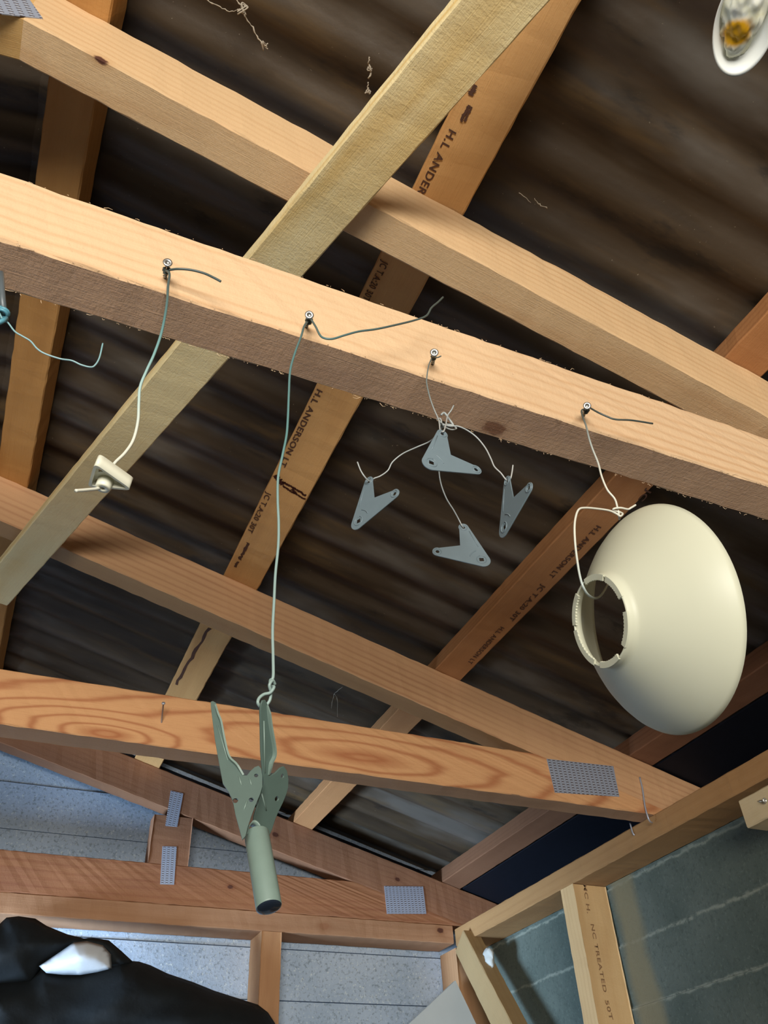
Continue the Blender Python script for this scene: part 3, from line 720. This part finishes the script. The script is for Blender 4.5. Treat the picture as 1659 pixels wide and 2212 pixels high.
# the inturned lip of the collar, in three broken arcs with gaps between
u = LA.orthogonal().normalized(); v = LA.cross(u)
def ang(px, py):
    q_ = PP(px, py, LS, LA) - LS; return math.atan2(q_.dot(v), q_.dot(u))
def arc(a0, a1, r0, r1, name='collar_lip'):
    while a1 < a0: a1 += 2 * pi
    if a1 - a0 > pi: a0, a1 = a1, a0 + 2 * pi
    bm = bmesh.new(); n = 26; rows = []
    for i in range(n + 1):
        a = a0 + (a1 - a0) * i / n; d = u * cos(a) + v * sin(a)
        j = .0004 * sin(i * 2.3)
        rows.append([bm.verts.new(LS + LA * h + d * (r + (j if k in (1, 2) else 0))) for k, (h, r) in enumerate(((-.0003, r1), (-.0003, r0), (.0014, r0), (.0014, r1)))])
    for a, b in zip(rows, rows[1:]):
        for k in range(4): bm.faces.new((a[k], a[(k + 1) % 4], b[(k + 1) % 4], b[k]))
    bm.faces.new(rows[0]); bm.faces.new(rows[-1])
    link(name, bm, M['paint_cream'], root)
for (p0, p1) in (((1268, 1270), (1302, 1250)), ((1307, 1252), (1337, 1295)), ((1348, 1322), (1336, 1385)), ((1326, 1402), (1296, 1421)), ((1286, 1410), (1247, 1360)), ((1245, 1350), (1251, 1290))):
    a0, a1 = ang(*p0), ang(*p1)
    d = (a1 - a0 + pi) % (2 * pi) - pi
    arc(min(0, d) + a0, max(0, d) + a0, .0300, .0345)
tag(root, 'cream painted bell-shaped lampshade hanging sideways from a wire', 'lampshade')

# ================================================================= IVORY KNOB
root = empty('triangular_knob', P(235, 1035, .41))
kn = Vector((.10, -.12, 1)).normalized(); kp = P(225, 1046, .407)
def K(px, py, h=0): return PP(px, py, kp, kn) + kn * h
ax_ = (K(280, 1058) - K(207, 1008)).normalized(); ay_ = kn.cross(ax_)
def k2(p_): d = p_ - kp; return (d.dot(ax_), d.dot(ay_))
def round_poly(pts, r, n=7):
    out = []
    for i, p_ in enumerate(pts):
        a = Vector(pts[i - 1]); b = Vector(p_); c = Vector(pts[(i + 1) % len(pts)])
        d0 = (a - b).normalized(); d1 = (c - b).normalized(); h = math.acos(max(-1, min(1, d0.dot(d1)))) / 2
        rr = r[i] if isinstance(r, (list, tuple)) else r
        L_ = min(rr / math.tan(h), (a - b).length * .49, (c - b).length * .49); q0 = b + d0 * L_; q1 = b + d1 * L_
        for k in range(n + 1):
            t = k / n; out.append(tuple(q0 * (1 - t) ** 2 + b * 2 * t * (1 - t) + q1 * t * t))
    return out
tri = [k2(K(204, 1001)), k2(K(288, 1060)), k2(K(189, 1052))]
cen = (sum(p_[0] for p_ in tri) / 3, sum(p_[1] for p_ in tri) / 3)
def shrink(poly, c, f): return [(c[0] + (p_[0] - c[0]) * f, c[1] + (p_[1] - c[1]) * f) for p_ in poly]
out_ = round_poly(tri, .0028)
in_ = round_poly(shrink(tri, cen, .80), .0016)
TH = .0085
bm = sheet_mesh(out_, [in_], kp + kn * TH / 2, ax_, ay_, TH)
link('rim', bm, M['paint_white'], root)
hub = K(225, 1046); hc = k2(hub)
web_holes = []
for i in range(3):
    a = Vector(shrink(tri, cen, .74)[i]); hh = Vector(hc); d_ = (a - hh); nrm_ = Vector((-d_.y, d_.x)).normalized()
    web_holes.append([tuple(a - d_ * .03), tuple(hh + d_ * .55 + nrm_ * .0024), tuple(hh + d_ * .50 - nrm_ * .0024)])
bm = sheet_mesh(round_poly(shrink(tri, cen, .86), .0016), web_holes, kp + kn * .0040, ax_, ay_, .0018); link('web', bm, M['paint_white'], root)
bm = bmesh.new(); lathe(bm, hub - kn * .0035, kn, [(0, .0014), (0, .0043), (.0006, .0047), (.009, .0048), (.009, .0014)], 32, closed=True); link('hub', bm, M['paint_white'], root, True)
tag(root, 'ivory plastic triangular knob hanging on the first wire', 'knob')

# ================================================================= V BRACKETS
def bracket(Cc, Aa, Bb, label, rh=.0115):
    root = empty('v_bracket', Cc); Cc, Aa, Bb = Vector(Cc), Vector(Aa), Vector(Bb)
    ux = (Aa - Cc); n = ux.cross(Bb - Cc).normalized(); X = ux.normalized(); Y = n.cross(X)
    a = Vector((ux.length, 0)); b = Vector(((Bb - Cc).dot(X), (Bb - Cc).dot(Y))); c = Vector((0, 0)); L = a.length
    def circ(o, r, t0, t1, n=10): return [(o.x + r * cos(t0 + (t1 - t0) * i / n), o.y + r * sin(t0 + (t1 - t0) * i / n)) for i in range(n + 1)]
    th = math.atan2(b.y, b.x); rc = .0068; ra = .0046
    # outline: round the corner lobe, out to A, in to the notch, out to B, back
    notch = (a * .34 + b * .34)
    pts = circ(c, rc, th + pi * .5, 2 * pi - pi * .5 + .06, 14)
    pts += circ(a, ra, -pi / 2, pi / 2 + .15, 10)
    pts += [tuple(notch + Vector((cos(th / 2), sin(th / 2))) * .0008 - Vector((0, .0012)) * 0)]
    pts += circ(b, ra, th - pi / 2 - .15, th + pi / 2, 10)
    def hole(o, r, k, ph=0): return [(o.x + r * cos(ph + 2 * pi * i / k), o.y + r * sin(ph + 2 * pi * i / k)) for i in range(k)][::-1]
    oc = c + (a + b) * .02
    bm = sheet_mesh(pts, [hole(oc, .0029, 4, th / 2), hole(a, .0016, 12), hole(b, .0018, 12)], Cc, X, Y, .0011)
    pl = link('plate', bm, M['paint_grey'], root)
    # pressed ribs: a curved bead round the square hole and rims round the arm holes, on both faces
    for s in (1, -1):
        def pt(q_, h=.0006): return Cc + X * q_[0] + Y * q_[1] + n * (h * s)
        def rib(nm, pts_, r_, cap=True):
            bm = bmesh.new(); tube(bm, pts_, r_, 6, cap); link(nm, bm, M['paint_grey'], root, True)
        rib('pressed_rib', [pt(q_) for q_ in circ(c, .0118, .12, th - .12, 12)], .0005)
        for o_, r_ in ((a, .0033), (b, .0033), (oc, .0042)):
            rib('hole_rim', [pt(q_) for q_ in circ(o_, r_, 0, 2 * pi, 24)], .00045)
        rib('pressed_rib', [pt((L * .38, -.0030 + .0002)), pt((L * .86, -.0030))], .00035)
    tag(root, label, 'bracket', 'blue-grey V brackets'); return root
bracket((.2245, .3771, .4206), (.239, .3786, .4583), (.2642, .3777, .4283), 'blue-grey V bracket at the top of the cluster, directly under the wire knot')
bracket((.2105, .4807, .441), (.2167, .4684, .4791), (.2289, .4457, .4495), 'blue-grey V bracket on the left of the cluster')
bracket((.2975, .4009, .3978), (.2984, .3869, .4358), (.2971, .3612, .4061), 'darker V bracket on the right of the cluster, turned almost edge-on')
bracket((.3308, .4845, .4364), (.3191, .4901, .4748), (.2938, .4979, .4458), 'palest V bracket, lowest of the cluster')

# ================================================================= FORK BRACKET
root = empty('fork_bracket', P(555, 1790, .41))
def Z6(x, y): return (380 + x / 3.567, 1400 + y / 3.567)
def plate_from(outl, holes, pt, n, th, name, mat, parent):
    pt = Vector(pt); n = Vector(n).normalized(); X = Vector((1, 0, 0)); X = (X - n * X.dot(n)).normalized(); Y = n.cross(X)
    def f(p_): q_ = PP(*Z6(*p_), pt, n) - pt; return (q_.dot(X), q_.dot(Y))
    o2 = [f(p_) for p_ in outl]; hs = []
    for hx, hy, r in holes:
        c_ = Vector(f((hx, hy))); k = .00008 * r
        hs.append([(c_.x + k * cos(t_ * pi / 6), c_.y + k * sin(t_ * pi / 6)) for t_ in range(12)])
    bm = sheet_mesh(o2, hs, pt, X, Y, th); o = link(name, bm, mat, parent)
    bv = o.modifiers.new('bevel', 'BEVEL'); bv.width = .0003; bv.segments = 2; bv.limit_method = 'ANGLE'
    return o, X, Y, n, f
LP = [(285, 412), (308, 425), (330, 510), (350, 570), (378, 720), (412, 850), (470, 908), (525, 985), (548, 985), (575, 950), (605, 922), (636, 910), (655, 930), (666, 985), (666, 1070), (650, 1125), (610, 1220), (580, 1300), (552, 1385), (536, 1450), (512, 1480), (490, 1400), (460, 1290), (440, 1180), (405, 1110), (362, 1045), (342, 940), (322, 830), (300, 700), (285, 580), (270, 460), (268, 418)]
RP = [(662, 402), (684, 398), (700, 430), (706, 510), (720, 620), (745, 760), (745, 830), (720, 890), (706, 925), (715, 985), (760, 960), (798, 922), (828, 910), (852, 945), (863, 1010), (860, 1075), (848, 1120), (820, 1190), (790, 1250), (760, 1320), (735, 1400), (712, 1450), (655, 1450), (632, 1395), (596, 1350), (600, 1290), (628, 1200), (655, 1120), (672, 1040), (664, 940), (652, 800), (648, 600), (645, 480), (650, 430)]
pl0 = P(*Z6(530, 1180), .404)
o, X_, Y_, n_, f_ = plate_from(LP, [(458, 1178, 17), (580, 1172, 15), (618, 985, 13)], pl0, (-.30, -1, .10), .0012, 'left_plate', M['paint_sage'], root)
pr0 = P(*Z6(720, 1180), .414)
o2, X2, Y2, n2, f2 = plate_from(RP, [(815, 985, 13), (772, 1160, 16)], pr0, (.60, -1, -.50), .0012, 'right_plate', M['paint_sage'], root)
def flange(pts, pt, n, out, name, w=.0028):
    bm = bmesh.new(); n = Vector(n).normalized(); q_ = catmull([PP(*Z6(*p_), pt, n) for p_ in pts], 5)
    if n.dot(-q_[0]) < 0: n = -n
    rows = []
    for i, a in enumerate(q_):
        t = (q_[min(i + 1, len(q_) - 1)] - q_[max(i - 1, 0)]).normalized(); s = t.cross(n).normalized() * .0005
        k = w * min(1, .35 + i / 6, .25 + (len(q_) - i) / 6)
        rows.append([bm.verts.new(a + s + n * .0004), bm.verts.new(a - s + n * .0004), bm.verts.new(a - s + n * k), bm.verts.new(a + s + n * k)])
    for a, b in zip(rows, rows[1:]):
        for k in range(4): bm.faces.new((a[k], a[(k + 1) % 4], b[(k + 1) % 4], b[k]))
    bm.faces.new(rows[0]); bm.faces.new(rows[-1]); link(name, bm, M['paint_sage_sheen'], root)
flange([(304, 440), (325, 520), (350, 585), (376, 720), (410, 850), (466, 910), (520, 985)], pl0, (-.30, -1, .10), 1, 'flange')
flange([(698, 440), (704, 520), (718, 620), (742, 760), (742, 830), (716, 890), (708, 975)], pr0, (.60, -1, -.50), 1, 'flange')
for pts, pt, n in (([(485, 990), (505, 1060)], pl0, (-.30, -1, .10)), ([(568, 1010), (582, 1060)], pl0, (-.30, -1, .10)), ([(548, 1180), (524, 1250)], pl0, (-.30, -1, .10)), ([(655, 1120), (690, 1250)], pr0, (.60, -1, -.50)), ([(320, 600), (400, 870)], pl0, (-.30, -1, .10)), ([(672, 560), (680, 960)], pr0, (.60, -1, -.50))):
    n = Vector(n).normalized()
    if n.dot(-pt) < 0: n = -n
    bm = bmesh.new(); tube(bm, [PP(*Z6(*p_), pt, n) + n * .0006 for p_ in pts], .0004, 6); link('pressed_rib', bm, M['paint_sage_sheen'], root, True)
tb0 = P(581, 1960, .400); tb1 = P(554, 1800, .4125); tax = (tb1 - tb0); tl = tax.length
bm = bmesh.new(); lathe(bm, tb0, tax, [(0, .0052), (0, .0060), (.0006, .0062), (tl - .0004, .0063), (tl, .0061), (tl, .0052)], 40, closed=True); tb = link('tube', bm, M['paint_sage_sheen'], root, True)
bm = bmesh.new(); lathe(bm, tb0, tax, [(-.0012, .0001), (-.0010, .0030), (-.0006, .0050), (0, .0060), (.0015, .0061), (.0016, .0001)], 32); link('end_plug', bm, M['plug'], root, True)
bm = bmesh.new(); tube(bm, [P(572, 1812, .4060), P(577, 1855, .4025), P(585, 1920, .3975)], .0003, 6); link('weld_seam', bm, M['paint_sage_sheen'], root, True)
# arched web joining the plates to the tube
q_ = catmull([P(*Z6(*p_), .411) for p_ in ((540, 1450), (552, 1395), (585, 1358), (625, 1380), (655, 1450))], 6)
bm = bmesh.new(); rows = []
for a in q_:
    rows.append([bm.verts.new(a + Vector((0, d, z))) for d, z in ((-.0035, 0), (.0035, 0), (.0035, .0010), (-.0035, .0010))])
for a, b in zip(rows, rows[1:]):
    for k in range(4): bm.faces.new((a[k], a[(k + 1) % 4], b[(k + 1) % 4], b[k]))
bm.faces.new(rows[0]); bm.faces.new(rows[-1]); link('arched_web', bm, M['paint_sage_sheen'], root, True)
tag(root, 'sage green steel fork bracket with a tube socket, hanging lowest on the long wire', 'bracket')

# ================================================================= WHITE DISH, top right
def PDist(px, py, d): return ray(px, py).normalized() * d
root = empty('white_dish', PDist(1612, 60, .62))
dc = PDist(1611, 50, .62); vd = dc.normalized(); dn = (-vd + Vector((.35, .1, 0))).normalized()
dx = (PDist(1598, 148, .62) - dc); dx = (dx - dn * dx.dot(dn)).normalized(); dy = dn.cross(dx)
bm = bmesh.new(); rings = []; NR = 14; NA = 56
la, lb = .0300, .0185
for layer, off in ((0, 0), (1, -.0011)):
    rs = []
    for i in range(NR + 1):
        r = i / NR; rs.append([bm.verts.new(dc + dx * (la * r * cos(2 * pi * k / NA)) * (1.0) + dy * (lb * r * sin(2 * pi * k / NA)) + dn * (-.011 * (1 - r ** 2.2) + off)) for k in range(NA)])
    rings.append(rs)
    for a, b in zip(rs, rs[1:]):
        for k in range(NA): bm.faces.new((a[k], a[(k + 1) % NA], b[(k + 1) % NA], b[k]))
a, b = rings[0][-1], rings[1][-1]
for k in range(NA): bm.faces.new((a[k], a[(k + 1) % NA], b[(k + 1) % NA], b[k]))
bmesh.ops.remove_doubles(bm, verts=bm.verts, dist=1e-6)
link('dish', bm, plain('white_enamel', (.88, .89, .84), .35, .4, var=.06, vs=25), root, True)
m_, t_, b_ = newmat('crumpled_cream', .45, .4)
tc_ = N(t_, 'ShaderNodeTexCoord').outputs['Object']
mp_ = N(t_, 'ShaderNodeVectorMath', operation='DISTANCE'); t_.links.new(tc_, mp_.inputs[0]); pc_ = PDist(1594, 70, .62) - dn * .002; mp_.inputs[1].default_value = pc_
k_ = math_(t_, 'SUBTRACT', 1, smooth(t_, math_(t_, 'ADD', mp_.outputs['Value'], math_(t_, 'MULTIPLY', math_(t_, 'SUBTRACT', noise_(t_, tc_, 120, 2), .5), .006)), .006, .011))
base_ = ramp(t_, noise_(t_, tc_, 60, 3), [(.3, (.74, .68, .36)), (.5, (.92, .90, .70)), (.7, (.95, .94, .86))])
t_.links.new(mixc(t_, k_, base_, (.85, .42, .01)), b_.inputs['Base Color'])
bm = bmesh.new(); bmesh.ops.create_icosphere(bm, subdivisions=5, radius=1)
for v_ in bm.verts:
    c_ = v_.co.copy(); w = 1 + .35 * abs(noise.noise(c_ * 1.6)) - .22 * abs(noise.noise(c_ * 3.1 + Vector((3, 1, 2))))
    v_.co = dc - dx * .010 + dx * (c_.x * w * .026) + dy * (c_.y * w * .0125 - .001) + dn * (c_.z * w * .008 - .006)
link('crumpled_filling', bm, m_, root, True)
tag(root, 'white oval dish holding crumpled cream and amber filling, cut off at the top right', 'dish')

# ================================================================= BLACK COAT
def pillow(outl, y, bulge, mat, name, parent, seed=0, foldamp=.012, n=40, back=.02):
    """soft closed shape: front bulges towards the doorway, cloth folds on it"""
    poly = [Vector(p_) for p_ in outl]
    x0, x1 = min(p_.x for p_ in poly), max(p_.x for p_ in poly); y0, y1 = min(p_.y for p_ in poly), max(p_.y for p_ in poly)
    bm = bmesh.new(); vs = [bm.verts.new((*p_, 0)) for p_ in poly]; f = bm.faces.new(vs)
    bmesh.ops.triangulate(bm, faces=bm.faces[:])
    for _ in range(9):
        es = [e for e in bm.edges if e.calc_length() > 14]
        if not es: break
        bmesh.ops.subdivide_edges(bm, edges=es, cuts=1); bmesh.ops.triangulate(bm, faces=[q for q in bm.faces if len(q.verts) > 3])
        bmesh.ops.beautify_fill(bm, faces=bm.faces[:], edges=[e for e in bm.edges if len(e.link_faces) == 2])
    def dist(p_):
        d = 1e9
        for a, b in zip(poly, poly[1:] + poly[:1]):
            ab = b - a; t = max(0, min(1, (p_ - a).dot(ab) / max(ab.dot(ab), 1e-9))); d = min(d, (a + ab * t - p_).length)
        return d
    geo = bmesh.ops.duplicate(bm, geom=bm.faces[:]); vmap = [g for g in geo['geom'] if isinstance(g, bmesh.types.BMVert)]; bset = set(vmap)
    for v_ in bm.verts:
        p_ = Vector((v_.co.x, v_.co.y)); d = dist(p_); k = 1 - math.exp(-d / 28)
        if v_ in bset: yy = y + back * k
        else:
            fold = foldamp * (noise.noise(Vector((p_.x / 260, p_.y / 75 + p_.x / 170, seed))) + .18 * noise.noise(Vector((p_.x / 70, p_.y / 45, seed + 5))))
            yy = y - bulge * k + fold * k
        v_.co = P(p_.x, p_.y, yy)
    bmesh.ops.remove_doubles(bm, verts=bm.verts, dist=.0004)
    return link(name, bm, mat, parent, True)
root = empty('black_coat', P(200, 2150, 2.1))
YC = 2.085
body = [(-60, 2120), (60, 2112), (93, 2086), (110, 2096), (137, 2099), (174, 2097), (210, 2089), (233, 2083), (260, 2074), (300, 2077), (325, 2085), (362, 2103), (416, 2121), (463, 2140), (513, 2156), (557, 2170), (579, 2187), (594, 2210), (606, 2260), (600, 2420), (-60, 2420)]
hood = [(-60, 1999), (0, 1995), (14, 1982), (40, 1979), (76, 1984), (101, 2000), (145, 2018), (181, 2027), (202, 2026), (235, 2031), (262, 2054), (290, 2080), (260, 2092), (233, 2088), (232, 2066), (217, 2050), (188, 2041), (159, 2045), (127, 2065), (93, 2087), (70, 2125), (-60, 2145)]
lining = [(84, 2087), (127, 2058), (159, 2036), (188, 2033), (222, 2042), (240, 2062), (242, 2092), (210, 2100), (174, 2106), (137, 2106), (100, 2102)]
pillow(body, YC, .085, M['black_cloth'], 'coat_body', root, 1, .035)
pillow(hood, YC - .01, .05, M['black_cloth'], 'hood', root, 2, .025)
pillow(lining, YC - .03, .035, M['white_cloth'], 'lining', root, 3, .03)
tag(root, 'black coat with a white lining showing, hung on the gable wall at bottom left', 'coat')

# ================================================================= COBWEBS, splinters
def web(paths, label, blobs=()):
    bm = bmesh.new()
    for pts, off, r in paths:
        q_ = catmull([PT(px, py, off) for px, py in pts], 5)
        q_ = [a + Vector([random.uniform(-.0008, .0008) for _ in range(3)]) for a in q_]
        tube(bm, q_, [r * random.uniform(.4, 1.6) for _ in q_], 5)
    for px, py, off, r in blobs:
        c_ = PT(px, py, off)
        for _ in range(3):
            k = [c_ + Vector([random.uniform(-r, r) for _ in range(3)]) for _ in range(5)]; tube(bm, catmull(k, 4), r * .14, 5)
    o = link('cobweb', bm, M['cobweb'], None, True); tag(o, label, 'cobweb', 'dusty cobwebs'); return o
web([([(440, -4), (470, 12), (496, 24), (520, 20)], .03, .0006), ([(508, -6), (522, 16), (530, 34), (546, 60), (558, 84), (578, 106)], .03, .0007)], 'dusty cobweb strand on the roof at top centre-left, above the yellow board', [(524, 20, .03, .006), (568, 98, .03, .005)])
web([([(798, 124), (796, 138), (801, 156), (797, 168)], .03, .0009), ([(795, 178), (794, 190), (797, 204)], .03, .0010)], 'two short dusty cobweb wisps just left of the yellow board', [(799, 148, .03, .003), (795, 196, .03, .0035)])
web([([(740, 1484), (722, 1500), (716, 1530)], .02, .0004), ([(722, 1500), (728, 1510), (729, 1548)], .02, .0004)], 'faint cobweb threads in the dark between the middle truss chords')
web([([(1154, 428), (1166, 442), (1182, 450)], .03, .0005), ([(1120, 415), (1148, 438)], .03, .0003)], 'faint cobweb by the stamped purlin on the right-hand roof sheets')
bm = bmesh.new()
for k in range(230):     # sawn fuzz along the arrises of the near chord
    e = random.choice(((T3Y, H3 + .09), (T3Y, H3), (T3Y + T, H3), (T3Y + T, H3)))
    x = random.uniform(-.12, .80); a = Vector((x, e[0], e[1])); l = random.choice((.0015, .002, .003, .005))
    b = a + Vector((random.uniform(-1, 1) * l * 1.6, random.uniform(-.6, .2) * l, random.uniform(-.8, .4) * l)); c_ = (a + b) / 2 + Vector((0, 0, random.uniform(-.5, .5) * l))
    tube(bm, [a, c_, b], [.00028, .0002, .0001], 4)
o = link('splinters', bm, plain('pale_splinter', (.80, .58, .36), .7, .2), t3, False); o['kind'] = 'stuff'
